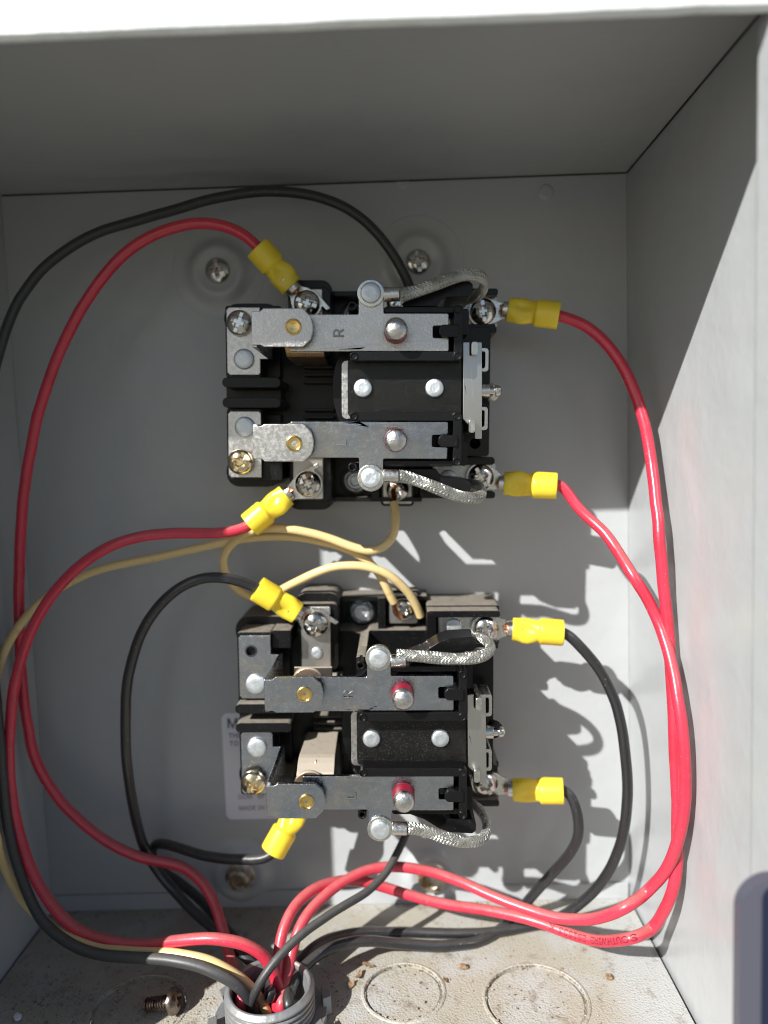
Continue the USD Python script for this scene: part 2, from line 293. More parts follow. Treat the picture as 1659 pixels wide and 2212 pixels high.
# floor with its knockouts: the plate has round holes and each knockout disc sits a little low in its hole
KO = [(PZ(872, 2142, 0), 11.2), (PZ(1158, 2160, 0), 14.0), (PZ(300, 2180, 0), 13.0)]
fl = sg.box(0.9, -DEPTH, W - 0.9, -0.05)
disc_shapes = []
for c, r in KO:
    hole = sg.Point(c[0], c[1]).buffer(r, quad_segs=16); tabs = sg.box(c[0]+r*0.55, c[1]+r*0.55, c[0]+r, c[1]+r)
    fl = fl.difference(hole); disc_shapes.append((c, r))
fp = trimesh.creation.extrude_polygon(fl, 1.4, engine='earcut'); fp.apply_translation([0, 0, -1.4])
fo = obj('floor_panel', fp, 'dusty_floor', T, uvh=False)
for c, r in disc_shapes:
    k = rev([(0, -1.6), (r-0.30, -1.6), (r-0.30, -0.75), (r-0.9, -0.35), (r-2.3, -0.42), (0, -0.45)], 64); k.apply_translation([c[0], c[1], 0])
    obj('knockout', k, 'dusty_floor', fo, uvh=False)
    k = rev([(r+0.02, 0.002), (r+1.1, 0.002), (r+0.85, 0.28), (r+0.3, 0.38), (r+0.02, 0.1)], 64); k.apply_translation([c[0], c[1], 0])
    obj('knockout_rim', k, 'dusty_floor', fo, uvh=False)
wallbox('floor_flange', (0.9, -0.9, 0.02), (W-0.9, -0.05, 5.6))
for x0, x1 in ((0.05, 0.85), (W-0.85, W-0.05)): wallbox('seam', (x0, -DEPTH, -2.0), (x1, -0.5, -0.7), 'seam_black')
wallbox('seam', (0.4, -0.5, H-0.35), (W-0.4, -0.1, H-0.02), 'seam_black'); wallbox('seam', (W-0.35, -DEPTH+4, H-0.35), (W-0.02, -0.6, H-0.02), 'seam_black')
# front lip: rolled return along the sides, top edge sloped to catch more sun
wallbox('right_return', (W-7.0, -108, 0), (W+1.4, -99.0, H-9.5)); wallbox('left_return', (-1.4, -108, 0), (4.5, -99, H-9.5))
lp = np.array([[-103.2, H-9.6], [-104.3, H-10.0], [-105.4, H-9.2], [-98, H+18], [-96.8, H+18]])
lip = trimesh.creation.extrude_polygon(sg.Polygon(lp), W + 60, engine='earcut'); TT = np.eye(4); TT[:3, 0], TT[:3, 1], TT[:3, 2] = [0, 1, 0], [0, 0, 1], [1, 0, 0]; lip.apply_transform(TT); lip.apply_translation([-30, 0, 0])
lipm = tm(m3.Manifold(m3.Mesh(np.array(lip.vertices, np.float32), np.array(lip.faces, np.uint32))).refine_to_length(3.0))
vv = np.array(lipm.vertices); low = vv[:, 2] < H - 6
vv[:, 2] += 0.35*(meshkit.fbm(vv/9.0, 3, 5) - 0.5)*2*low; lipm.vertices = vv
obj('top_lip', lipm, 'sunlit_paint', T, uvh=False, label='front lip along the top, coloured paler to look sunlit, with a chipped lower edge')
# weld dimple near the top right
for px, py in ((1180, 415), (870, 392)):
    c = P3(px, py, 0.0); obj('weld_dimple', move(rev([(0, 0.25), (1.2, 0.35), (2.0, 0.30), (2.5, 0.02), (2.5, -0.2), (0, -0.2)], 24), c[0], c[2]), 'grey_paint', T)

# four panel screws on their pressed bosses
BW = [((470, 585), 'zinc', 'bright panel screw on a round boss, left of the topmost yellow terminal', 'clean'), ((903, 566), 'zinc', 'cross-head panel screw beside the black wire above the upper contactor', 'clean'),
      ((519, 1893), 'dirty', 'dirt-stained panel screw on the shaded lower left of the back panel', 'dirty'), ((934, 1895), 'dirty', 'sunlit dirt-crusted panel screw just below the lower contactor', 'dirty')]
for (px, py), _, lab, how in BW:
    c = P3(px, py, 1.5); t = thing('panel_screw', lab, 'screw', (c[0], 0, c[2]))
    obj('boss', rev([(0, 1.2), (4.0, 1.2)] + [(x, 1.2*max(0, 1-(x-4)/9)**2 + 1.7*math.exp(-((x-7.4)/2.4)**2)) for x in np.linspace(4.4, 15, 26)] + [(15.2, -0.3), (0, -0.3)], 72), 'grey_paint', t)
    obj('screw_head', move(pan_screw(4.0, 2.1, 8), 0, 0, 1.25) if how == 'clean' else move(hexbolt(4.2), 0, 0, 1.2), 'bright_screw' if how == 'clean' else 'dirty_screw', t)

# printed sticker on the back panel, half hidden by the lower contactor
c0, c1 = P3(474, 1541, 0), P3(493, 1770, 0)
LH = c0[2] - c1[2]; lx = (c0[0]+c1[0])/2; lz = (c0[2]+c1[2])/2; ang = 0.02
t = thing('sticker', 'white printed sticker on the back panel half hidden behind the lower contactor', 'sticker', (lx, -0.06, lz), 0.0)
obj('paper', ext(rr(0, -LH/2, 27, LH/2, 2.2, 6), 0, 0.12), 'label_paper', t)
for txt, hh, u, v, bold in (('MI', 3.3, 2.0, LH/2-5.2, True), ('THIS', 1.6, 2.2, LH/2-8.6, True), ('TO M', 1.6, 2.4, LH/2-11.4, True), ('1', 2.0, 6.6, 0.5, True), ('8', 2.0, 6.8, -4.0, True), ('DOM   8P', 1.5, 4.6, -LH/2+7.2, False), ('MADE IN C', 1.5, 4.6, -LH/2+3.2, False)):
    m = meshkit.text_mesh(txt, hh, 0.03, bold); m.apply_translation([u - m.bounds[0, 0], v - m.bounds[0, 1], 0.13]); obj('lettering', m, 'label_ink', t)

# ================================================================== CONTACTORS
O1w = P3(775, 838, 46.5)
def _dir(a, b, h): q = P3(*b, h) - P3(*a, h); return math.atan2(q[2], q[0])
A1 = (_dir((784, 839), (938.6, 839.5), 46.5)*1.0 + (_dir((804.5, 1031), (801, 633), 51) - math.pi/2) + _dir((632, 953.5), (856.8, 955.5), 53))/3
A2 = A1 + 0.0103
O1 = np.array([O1w[0], O1w[2]])
_d = O1 - np.array([117., 165.]); _c, _s = math.cos(0.0103), math.sin(0.0103)
O2 = np.array([_c*_d[0]-_s*_d[1] + 117 - 0.77, _s*_d[0]+_c*_d[1] + 165 - 94.95])
def L(px, py, h):                                   # photograph pixel on the upper contactor -> its own u, v
    q = P3(px, py, h); d = np.array([q[0], q[2]]) - O1; c, s = math.cos(-A1), math.sin(-A1); return np.array([c*d[0]-s*d[1], s*d[0]+c*d[1]])
def L2(px, py, h):
    q = P3(px, py, h); d = np.array([q[0], q[2]]) - O2; c, s = math.cos(-A2), math.sin(-A2); return np.array([c*d[0]-s*d[1], s*d[0]+c*d[1]])
def toworld(O, A, u, v, h):
    c, s = math.cos(A), math.sin(A); return np.array([O[0]+c*u-s*v, -h, O[1]+s*u+c*v])
def RB(x0, y0, x1, y1, hp, h0, h1, s=1, r=0.4):
    a, b = L(x0, y0, hp), L(x1, y1, hp); return mb(a[0], s*a[1], b[0], s*b[1], h0, h1, r)
def PL(pts, h, s=1):
    q = np.array([L(x, y, h) for x, y in pts]); q[:, 1] *= s; return sg.Polygon(q)
def soft(poly, r, n=5): return poly.buffer(-r, join_style=2).buffer(2*r, quad_segs=n).buffer(-r, quad_segs=n)

def warp(m, amp, scale, seed):
    m = tm(m3.Manifold(m3.Mesh(np.array(m.vertices, np.float32), np.array(m.faces, np.uint32))).refine_to_length(1.6)) if not hasattr(m, 'to_mesh') else tm(m.refine_to_length(1.6))
    v = np.array(m.vertices); q = np.stack([v[:, 0]/scale, v[:, 1]/scale, 0*v[:, 0] + seed], 1); v[:, 2] += amp*(meshkit.fbm(q, 2, seed) - 0.5)*2; m.vertices = v; return m
def braid(path, r, flat=0.8):
    """woven strap: ribbons running both ways round a flattened tube, passing over and under each other"""
    p = spline(path, 0.45, 0.02); t, N, B = frames(p); n = len(p); Ls = np.r_[0, np.cumsum(np.linalg.norm(np.diff(p, axis=0), axis=1))]
    out = []; nc = 8
    for sgn in (1, -1):
        for k in range(nc):
            a = sgn*(Ls/7.0*2*np.pi) + 2*np.pi*k/nc
            lift = 0.17*np.cos(a*sgn*nc/1.0 + (0 if sgn > 0 else np.pi))
            rr_ = r + lift
            q = p + (rr_*np.cos(a)*flat)[:, None]*N + (rr_*np.sin(a))[:, None]*B
            for o in (-0.2, 0.2):
                a2 = a + o/r
                q = p + ((r+lift)*np.cos(a2)*flat)[:, None]*N + ((r+lift)*np.sin(a2))[:, None]*B
                out.append(tube(q, 0.17, 5))
    out.append(tube(p, r*0.8, 10, flat))
    return trimesh.util.concatenate(out)

SCREWS = {}
def contactor(name, label, O, A, low):
    """low: the lower one, dusty, with one terminal screw missing"""
    t = thing(name, label, 'contactor', (O[0], 0, O[1]), A, None)
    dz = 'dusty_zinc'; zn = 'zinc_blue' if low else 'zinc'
    hs = m3.Manifold()
    for s in (1, -1):
        lb = RB(487, 661, 565, 817, 27, 0, 27.4, s, 0.8)
        hs = hs + lb + RB(564, 661, 607, 702, 26, 0, 26.2, s) + RB(564, 701, 607, 817, 16, 0, 17, s)
        hs = hs + RB(480, 815, 606, 837, 31, 0, 31, s, 1.3)                         # fins
        hs = hs + RB(483, 655, 604, 720, 18, 0, 17.5, s, 4.0)
        hs = hs + RB(619, 606, 718, 655, 16, 0, 16.5, s, 4.5)
        hs = hs + RB(622, 620, 714, 772, 20, 0, 19.6, s, 1.8)                       # contact                       # contact terminal block
        hs = hs + RB(700, 630, 914, 845, 11, 0, 4, s) + RB(700, 630, 914, 640, 11, 0, 11.6, s, 0.5) + RB(803, 632, 820, 720, 11, 0, 12.2, s, 0.5)
        hs = hs + RB(912, 624, 1076, 716, 22, 0, 18.6, s, 0.6) + RB(912, 624, 1075, 639, 24, 0, 24.5, s, 0.7) + RB(912, 624, 932, 716, 24, 0, 24.4, s, 0.7) + RB(990, 698, 1072, 716, 24, 0, 22.5, s, 0.6)
        hs = hs + RB(930, 700, 1000, 845, 24, 0, 24, s)
        hs = hs + RB(749, 651, 772, 670, 48.5, 10, 44, s, 0.5)
        for yy in (790, 806, 822): hs = hs + RB(655, yy, 722, yy+6, 18, 12, 18.5, s, 0.3)
    hs = hs + RB(489, 700, 1056, 985, 14, 0, 14, 1, 1.0) + RB(489, 825, 607, 868, 22, 0, 22, 1) + RB(1000, 706, 1056, 985, 30, 0, 30, 1, 0.8)
    hole = L(1026, 958, 30); hs = hs - m3.Manifold.cylinder(40, 1.5, 1.5, 24).translate([hole[0], hole[1], -1])
    bl = L(767, 1039, 8)
    for s in (1, -1): hs = hs - m3.Manifold.cylinder(30, 4.9, 4.9, 32).translate([bl[0], -s*bl[1]*1.0, 3.0])
    body = obj('housing', hs, 'black_plastic', t, smooth=30)
    # coil drum
    cc = L(904, 838, 40); dr = m3.Manifold.cylinder(9, 23.4, 23.4, 96).translate([cc[0], cc[1], 31]) + m3.Manifold.cylinder(20, 19.5, 19.5, 72).translate([cc[0], cc[1], 12])
    e = L(1002, 838, 40)[0]; dr = dr ^ m3.Manifold.cube([200, 33.6, 60], True).translate([e-100, cc[1], 30])
    obj('coil_drum', dr, 'clean_black_plastic', t, smooth=30)
    # centre yoke: black steel plate with a bright sheared rim at its left end
    a, b = L(751, 775, 46.5), L(996, 901, 46.5)
    obj('yoke', mex(rr(a[0], a[1], b[0], b[1], 1.2), 44.0, 46.5), 'black_steel', t)
    a2, b2 = L(738, 779, 45.9), L(764, 905, 45.9)
    obj('yoke_rim', ext(rr(a2[0], a2[1], b2[0], b2[1], 1.3, 6), 43.6, 45.9), 'zinc', t)
    for px in (784, 938.5): q = L(px, 838.5, 46.8); obj('rivet', move(rivet(2.45, 1.25), q[0], q[1], 46.5), 'rivet_zinc', t, label='flat bright rivet on the black centre plate')
    # plastic carrier of the arms
    for s in (1, -1):
        cr = RB(757, 760, 998, 779.5, 51, 45.5, 51.3, s, 1.0) + RB(981, 661, 998.5, 777, 51, 38, 51.6, s, 0.7) + RB(829, 662, 983, 675, 49, 40, 48.6, s, 0.8)
        st = PL([(990, 703), (955, 703), (948, 710), (948, 722), (955, 729), (990, 729)], 51, s); cr = cr + mex(soft(st, 0.5), 46, 52.2)
        cr = cr + RB(996, 668, 1012, 724, 46, 34, 46.5, s, 0.8)
        for px, py in ((764, 769.5), (988, 769.5), (989, 669)):
            q = L(px, py, 51.5); ring = m3.Manifold.cylinder(0.5, 1.05, 1.0, 20) - m3.Manifold.cylinder(2, 0.78, 0.78, 20).translate([0, 0, 0.12]); cr = cr + ring.translate([q[0], s*q[1], 51.25 if py > 700 else 51.55])
        obj('arm_carrier', cr, 'clean_black_plastic', t, smooth=30)
        q = L(760.5, 660, 49); obj('peg', move(trimesh.util.concatenate([tm(m3.Manifold.cylinder(6, 1.25, 1.2, 20) - m3.Manifold.cylinder(7, 0.7, 0.7, 16).translate([0, 0, 3.5]))]), q[0], s*q[1], 42.5), 'clean_black_plastic', t)
        # moving contact arm with its ear, pin and coil spring
        arm = PL([(626, 679), (775, 679), (775, 640), (828, 640), (828, 677), (969, 677), (969, 703), (935, 703), (935, 730), (969, 730), (969, 758.5), (626, 758.5)], 50.6, s)
        e = L(801, 633, 51); ear = sg.Point(e[0], s*e[1]).buffer(3.45, quad_segs=10)
        am = soft(arm.union(ear), 0.45)
        pn = L(857.5, 711.5, 55)
        pin_uv = (L(855, 717, 51)[0], s*L(855, 717, 51)[1])
        am = am.difference(sg.Point(*pin_uv).buffer(2.7, quad_segs=10))
        tilt = 0.0 if (low or s > 0) else 0.075  # tilts one arm so that it mirrors the darker ground
        amm = warp(mex(am, 49.3, 50.5), 0.13, 9.0, 3 + s + 10*low)
        if tilt: v = np.array(amm.vertices); v[:, 2] += tilt*(v[:, 1] - pin_uv[1]); amm.vertices = v
        ao = obj('contact_arm', amm, 'zinc_blue' if tilt else zn, t)  # on the tilted arm the darker zinc imitates a dark reflection
        if s > 0: a_, b_ = L(731, 719, 50.6); txt = 'R'
        else: a_, b_ = L(737, 956, 50.6); txt = 'L'
        obj('stamped_letter', letters(txt, 2.7, 0.24, a_, b_, 50.70 + (0.12 if tilt else 0), math.pi/2), 'stamp_shade_metal', ao)
        obj('ear_washer', move(rev([(0, 0), (3.5, 0), (3.5, 0.35), (3.2, 0.5), (0, 0.5)], 36), e[0], s*e[1], 50.62), 'tin', t)
        obj('rivet', move(rivet(2.65, 1.3), e[0], s*e[1], 51.1), 'rivet_zinc', t, label='domed bright rivet on the ear of the arm')
        obj('pin', move(rev([(0, -8), (2.0, -8), (2.0, 4.2), (2.85, 4.4), (2.9, 5.4), (2.6, 6.1), (1.9, 6.55), (0.9, 6.8), (0, 6.85)], 36), pin_uv[0], pin_uv[1], 50.0), 'pin_steel', t)
        obj('spring', move(helix(2.72, 0.92, 5.4, 0.30, -0.4, 22), pin_uv[0], pin_uv[1], 50.0), 'red_enamel', t)
        # stationary contact: sheet rising from the low terminal, bent outwards under the arm, with a contact disc
        w0, w1 = L(612, 765, 44), L(697, 765, 44); wv = s*L(650, 762, 44)[1]
        inner = wv - s*3.0 if s > 0 else wv + 3.0
        pr = sg.LineString([(0, 18.8), (0, 36.0), (0.25, 37.6), (1.0, 39.2), (2.6, 41.6), (3.4, 42.4), (4.4, 42.8), (9.4, 42.9)]).buffer(0.55, cap_style=2, quad_segs=4)
        w = w1[0] - w0[0]; mm = tm(mex(pr, 0, w)); v = np.array(mm.vertices); tap = 1 - 0.10*np.clip((40 - v[:, 1])/20, 0, 1)
        mm = trimesh.Trimesh(np.stack([w0[0] + w/2 + (v[:, 2] - w/2)*tap, wv + s*v[:, 0], v[:, 1]], 1), mm.faces if s < 0 else mm.faces, process=False); mm.fix_normals()
        sc_ = obj('stationary_contact', mm, 'nickel' if low else 'bronze', t)
        dm = trimesh.creation.icosphere(2, 1.0); dm.apply_scale([0.5, 1.4, 1.0]); obj('pressed_rib', move(dm, w0[0] + w*0.48, wv + s*1.2, 38.8), 'nickel' if low else 'bronze', sc_)
        q = L(640, 712, 46); obj('contact_disc', move(rev([(0, 0), (4.4, 0), (4.5, 0.6), (4.2, 1.1), (0, 1.5)], 36), q[0], wv + s*5.2, 43.4), 'bronze', t)
        p0, p1 = L(631, 626, 20), L(697, 770, 20); term = rr(p0[0], s*p0[1], p1[0], s*p1[1], 0.4)
        obj('terminal_plate', ext(term, 19.7, 20.9), dz, t)
        q = L(663, 656, 23); q2 = q + np.array([0, -9.6])
        obj('terminal_screw', move(pan_screw(3.85, 2.5, 70 if s > 0 else 25), q[0], s*q[1], 22.9), 'bright_screw', t, label='cross-head screw clamping a ring terminal')
        SCREWS[low, 'left', s] = toworld(O, A, q[0], s*q[1], 22.3)
        obj('rivet', move(rivet(1.75, 0.9), q2[0], s*q2[1], 20.9), 'rivet_zinc', t, label='small rivet beside the terminal screw')
        # upper stop bracket: foot plate on the block, a web rising from it, a round-ended tab over the arm
        a, b = L(489, 664, 28.6), L(562.5, 810, 28.6)
        foot = sg.Polygon([(a[0]+.7, s*a[1]), (b[0], s*a[1]), (b[0], s*b[1]+s*.6), (b[0]-.6, s*b[1]), (a[0]+.8, s*b[1]), (a[0], s*b[1]+s*.8), (a[0], s*a[1]-s*.7)])
        ta, tb = L(543, 666, 53.4), L(676, 749, 53.4)
        neck = rr(b[0]-0.5, s*(ta[1]-0.8), ta[0]+1.1, s*tb[1])
        foot = foot.union(neck)
        hq = L(515, 697, 30)
        if low and s > 0: foot = foot.difference(sg.Point(hq[0], hq[1]-0.2).buffer(1.75, quad_segs=10))
        fh = obj('stop_bracket', [ext(foot, 27.4, 28.6), box3((ta[0], s*(ta[1]-0.8), 28.0), (ta[0]+1.1, s*tb[1], 52.6)),
              warp(mex(soft(sg.Polygon([(ta[0], s*(ta[1]-.7)), (ta[0]+2.2, s*(ta[1]-.7)), (ta[0]+3.0, s*ta[1]), (tb[0]-2.6, s*ta[1]), (tb[0]-0.6, s*(ta[1]-1.9)), (tb[0], s*(ta[1]-4.0)), (tb[0], s*(tb[1]+4.0)), (tb[0]-0.6, s*(tb[1]+1.9)), (tb[0]-2.6, s*tb[1]), (ta[0]+3.0, s*tb[1]), (ta[0]+2.2, s*(tb[1]+.5)), (ta[0], s*(tb[1]+.5))]), 0.3), 52.2, 53.4), 0.16, 7.0, 5 + s + 10*low)], zn, t)
        q = L(633.5, 706, 53.6); obj('contact_rivet', move(rev([(0, -0.5), (2.05, -0.5), (2.05, 0.35), (1.75, 0.5), (1.6, 0.2), (0.5, 0.05), (0, -0.1)], 32), q[0], s*q[1], 53.4), 'brass', t)
        obj('contact_button', move(rev([(0, 0), (2.6, 0), (2.6, 1.5), (0, 1.5)], 28), q[0], s*q[1], 50.65), 'brass', t)
        q = L(526, 775, 29.5); obj('rivet', move(rivet(2.95, 1.5, False), q[0], s*q[1], 28.6), 'rivet_zinc', t, label='domed rivet holding the stop bracket')
        if low and s > 0:
            obj('screw_hole', move(tm(m3.Manifold.cylinder(6, 1.72, 1.72, 24) - m3.Manifold.cylinder(5.6, 1.45, 1.45, 24).translate([0, 0, 0.6])), hq[0], hq[1]-0.2, 22.8), 'seam_black', t, label='empty threaded hole where a screw is missing')
        else:
            obj('bracket_screw', move(pan_screw(3.65, 2.7, -22 if s > 0 else -28), hq[0]+0.15, s*hq[1], 29.0 if s > 0 else 30.2), 'bright_screw' if s > 0 else 'yellow_screw', t, label='cross-head adjusting screw of the stop bracket')
            obj('screw_shank', move(rev([(0, 0), (1.6, 0), (1.6, 4), (0, 4)], 20), hq[0]+0.15, s*hq[1], 26.6), 'bright_screw', t)
        # side terminal on the right with its braided strap and plastic guide
        a, b = L(936, 641, 20), L(1074, 706, 20)
        obj('side_terminal', [ext(rr(a[0], s*a[1], b[0], s*b[1], 0.5), 18.7, 19.9), box3((a[0], s*(a[1]-0.4), 19.5), (a[0]+1.1, s*(b[1]+0.4), 22.5))], dz, t)
        q = L(1044, 672, 23); obj('terminal_screw', move(pan_screw(3.85, 2.6, 8 if s > 0 else 30), q[0], s*q[1], 21.9), 'bright_screw', t, label='cross-head screw clamping a ring terminal')
        SCREWS[low, 'right', s] = toworld(O, A, q[0], s*q[1], 21.4)
        q = L(972, 672, 21); obj('rivet', move(rivet(2.5, 1.0), q[0], s*q[1], 19.9), 'rivet_zinc', t, label='rivet on the side terminal')
        gd = PL([(840, 664), (872, 656), (903, 644), (936, 622), (960, 613), (1012, 610), (1020, 617), (1020, 634), (1012, 642), (962, 645), (950, 654), (944, 664)], 44, s)
        obj('strap_guide', ext(soft(gd, 0.5), 27 if not (low and s > 0) else 36, 45.5), 'clean_black_plastic', t)
        z0 = np.r_[L(829, 637, 51.5), 51.6]; z1 = np.r_[L(862, 636, 51.5), 51.6]
        path = [(862, 637, 51.6), (900, 628, 51), (950, 611, 50), (1000, 595, 49), (1028, 592, 47), (1044, 604, 44), (1042, 628, 39), (1012, 645, 32), (976, 657, 25), (965, 665, 21.0)]
        if low and s > 0: bp = np.array([np.r_[L2(x, y, h), h] for x, y, h in [(858, 1415, 51.6), (880, 1416, 51.6), (931, 1420, 51.5), (987, 1423, 51), (1029, 1420, 50.5), (1055, 1410, 49), (1061, 1396, 46.5), (1047, 1383, 43), (1022, 1379, 37), (1000, 1385, 29), (985, 1392, 21.5)]])
        else: bp = np.array([np.r_[L(x, y, h), h] for x, y, h in path]); bp[:, 1] *= s; z0[1] *= s; z1[1] *= s
        obj('braided_strap', braid(bp, 1.42), 'braid_metal', t, smooth=60)
        obj('strap_crimp', [along(rev([(0, 0), (1.75, 0), (1.75, np.linalg.norm(z1-z0)), (0, np.linalg.norm(z1-z0))], 24), z0, z1)], 'tin', t)
        q = L(767, 1039, 8); obj('mounting_bolt', move(hexbolt(3.5), q[0], -s*q[1]*1.0, 3.0), 'rivet_zinc', t)
        # coil terminal
        q = L(860, 656, 12); cp = rr(q[0]-4.5, s*(q[1]-5), q[0]+4.5, s*(q[1]+4.6), 0.6)
        obj('coil_terminal', ext(cp, 9.6, 10.7), dz, t)
        obj('coil_screw', move(pan_screw(3.5, 2.6, 40), q[0], s*q[1], 12.2), 'bright_screw', t); obj('coil_block', mex(cp.buffer(0.8), 3.5, 9.6), 'black_plastic', t)
        SCREWS[low, 'coil', s] = toworld(O, A, q[0], s*q[1], 11.6)
        # hook of the return spring bracket and pole shoe behind it
        q = L(1047, 778, 42); obj('pole_shoe', [ext(rr(q[0]-2.2, s*(q[1]-3.1), q[0]+0.9, s*(q[1]+3.1), 0.8).difference(rr(q[0]-2.2, s*(q[1]-2.2), q[0]+0.0, s*(q[1]+2.2), 0.5)), 34, 43)], 'tin', t)
        q = L(1024 if s > 0 else 1020, 754, 47); obj('bracket_tab', ext(rr(q[0]-0.85, s*q[1]-1.7, q[0]+0.85, s*q[1]+1.7, 0.6), 36, 48.6), 'tin', t)
    # spring bracket on the right, gently curved sheet with slots for its tabs
    br = soft(PL([(1000, 739), (1014.5, 739), (1014.5, 768), (1027, 768), (1027, 739), (1041, 739), (1041, 948), (1026, 948), (1026, 920), (1014, 920), (1000, 905)], 46.5), 0.25)
    bm = tm(mex(br, 45.4, 46.4).refine_to_length(2.0)); v = np.array(bm.vertices); v[:, 2] += 0.9*np.cos(np.clip(v[:, 1]/12.0, -1.5, 1.5)) - 0.5; bm.vertices = v
    obj('spring_bracket', bm, 'satin_steel', t)
    q0, q1 = L(1036, 844, 42), L(1081, 844, 42)
    obj('stud', along(rev([(0, 0), (1.9, 0), (1.9, 2.6), (1.15, 2.8), (1.15, 4.0), (1.45, 4.2), (1.6, 4.8), (1.35, 5.5), (0.7, 5.9), (0, 6.0)], 28), (q0[0], q0[1], 41.5), (q1[0], q0[1], 41.5)), 'bright_screw', t)
    obj('return_spring', along(helix(2.0, 0.75, 4, 0.3, 0, 20), (q0[0]+2.4, q0[1], 41.2), (q1[0]-0.2, q0[1]-s*0 + 1.2*(1 if low else -1), 36.0)), 'black_steel' if low else 'tin', t)
    return t
contactor('contactor', 'upper open contactor, cleaner, with both bracket screws in place and red wires on it', O1, A1, False)
contactor('contactor', 'lower open contactor, dusty on top, with one bracket screw missing and black wires on it', O2, A2, True)

# ================================================================== CONDUIT, LOCKNUT, LOOSE SCREW
ZR = 11.0
cl, cr_, cf = PZ(494, 2150, ZR), PZ(660, 2150, ZR), PZ(577, 2189, ZR)
RI = 10.3; CC = np.array([(cl[0]+cr_[0])/2, cf[1] + RI]);
t = thing('conduit_fitting', 'grey die-cast threaded conduit fitting with a toothed locknut that all the wires enter', 'conduit fitting', (CC[0], CC[1], 0))
prof = [(RI, -14)] + [(RI, ZR-0.5), (RI+0.4, ZR), (RI+0.9, ZR)]
for k in range(5): prof += [(RI+1.9, ZR-1.0-1.5*k), (RI+1.9, ZR-1.5-1.5*k), (RI+1.1, ZR-1.9-1.5*k), (RI+1.1, ZR-2.2-1.5*k)]
prof += [(RI+1.1, 0.4), (RI+1.1, -14), (RI, -14)]
m = trimesh.creation.revolve(np.array(prof[::-1]), sections=64)
if m.volume < 0: m.invert()
obj('threaded_collar', m, 'die_cast', t, uvh=False)
ring = sg.Point(0, 0).buffer(15.3, quad_segs=24).difference(sg.Point(0, 0).buffer(RI+1.2, quad_segs=24))
nut = [ext(ring, 0.05, 2.6)]
for k in range(8):
    a = k*math.pi/4 + 0.22
    lug = sg.Polygon([(14.3, -1.9), (16.6, -1.3), (16.9, 1.2), (14.3, 2.6)]); lm = ext(lug, 0.3, 4.6)
    lv = np.array(lm.vertices); lv[:, 1] += 0.3*lv[:, 2]; lm.vertices = lv
    lm.apply_transform(trimesh.transformations.rotation_matrix(a, [0, 0, 1])); nut.append(lm)
obj('locknut', nut, 'die_cast', t, uvh=False)
obj('bore', [rev([(0, -13.9), (RI-0.1, -13.9), (RI-0.1, -13.0), (0, -13.0)], 32)], 'seam_black', t, uvh=False)

h_, s_ = PZ(372, 2164, 3.2), PZ(311, 2170, 1.8)
t = thing('loose_screw', 'dark loose machine screw lying on the dusty floor left of the conduit', 'screw', (h_[0], h_[1], 0))
ax0, ax1 = np.array([0, 0, 3.3]), np.array([s_[0]-h_[0], s_[1]-h_[1], -1.4 + 3.0])
Ls = np.linalg.norm(ax1-ax0)
hd = tm(mrev([(0, 0), (3.5, 0), (3.5, 0.5), (3.2, 1.4), (2.3, 2.1), (0, 2.4)], 32) - cross_cut(3.4, 1.6, 20).translate([0, 0, 1.2]))
obj('head', along(hd, ax0, 2*ax0-ax1), 'rusty_steel', t, uvh=False, smooth=40)
tp = [(0, 0)]
for k in range(int(Ls/0.8)): tp += [(1.9, 0.8*k+0.1), (1.9, 0.8*k+0.3), (1.5, 0.8*k+0.55), (1.5, 0.8*k+0.7)]
obj('threaded_shank', along(rev(tp + [(0, 0.8*int(Ls/0.8))], 24), ax0, ax1), 'rusty_steel', t, uvh=False)

# ================================================================== WIRES
def uvh_of(P): return np.array([P[0], P[2], -P[1]])
def sleeve(a, b, up=(0, 0, 1), flip=1):
    """insulated crimp barrel from its wire end a to its lug end b"""
    a, b = np.asarray(a), np.asarray(b); Lg = np.linalg.norm(b-a); n = 32
    prof = [(0, 2.6, 2.6), (0.0, 3.75, 3.75), (0.025, 3.93, 3.93), (0.42, 3.97, 3.97), (0.455, 3.85, 3.85), (0.475, 3.35, 3.3), (0.51, 3.25, 3.15), (0.60, 3.5, 3.0), (0.70, 3.7, 2.75), (0.80, 3.72, 2.72), (0.88, 3.55, 2.95), (0.98, 3.5, 3.0), (1.0, 3.4, 2.9), (1.0, 2.4, 2.2), (0.93, 2.3, 2.1)]
    ang = np.linspace(0, 2*np.pi, n, endpoint=False); V = []
    for s, x, y in prof:
        c, d = np.cos(ang)*x, np.sin(ang)*y
        if 0.52 < s < 0.92:                          # pressed dent and the bulge beside it
            w = math.sin((s-0.52)/0.4*math.pi); dent = np.exp(-((ang - np.pi*0.58)/0.33)**2); bul = np.exp(-((ang - np.pi*0.20)/0.35)**2)
            k = 1 - 0.32*w*dent + 0.24*w*bul; c, d = c*k, d*k
        V.append(np.stack([c*flip, d, np.full(n, s*Lg)], 1))
    V = np.array(V).reshape(-1, 3); m = len(prof); i, j = np.meshgrid(np.arange(m-1), np.arange(n), indexing='ij'); i, j = i.ravel(), j.ravel(); k = (j+1) % n
    Fc = np.vstack([np.stack([i*n+j, i*n+k, (i+1)*n+k], 1), np.stack([i*n+j, (i+1)*n+k, (i+1)*n+j], 1)])
    V = np.vstack([V, [[0, 0, 0.0]], [[0, 0, 0.93*Lg]]]); jj = np.arange(n); kk = (jj+1) % n
    Fc = np.vstack([Fc, np.stack([kk, jj, np.full(n, m*n)], 1), np.stack([(m-1)*n+jj, (m-1)*n+kk, np.full(n, m*n+1)], 1)])
    if flip < 0: Fc = Fc[:, ::-1]
    return along(trimesh.Trimesh(V, Fc, process=False), a, b, up)
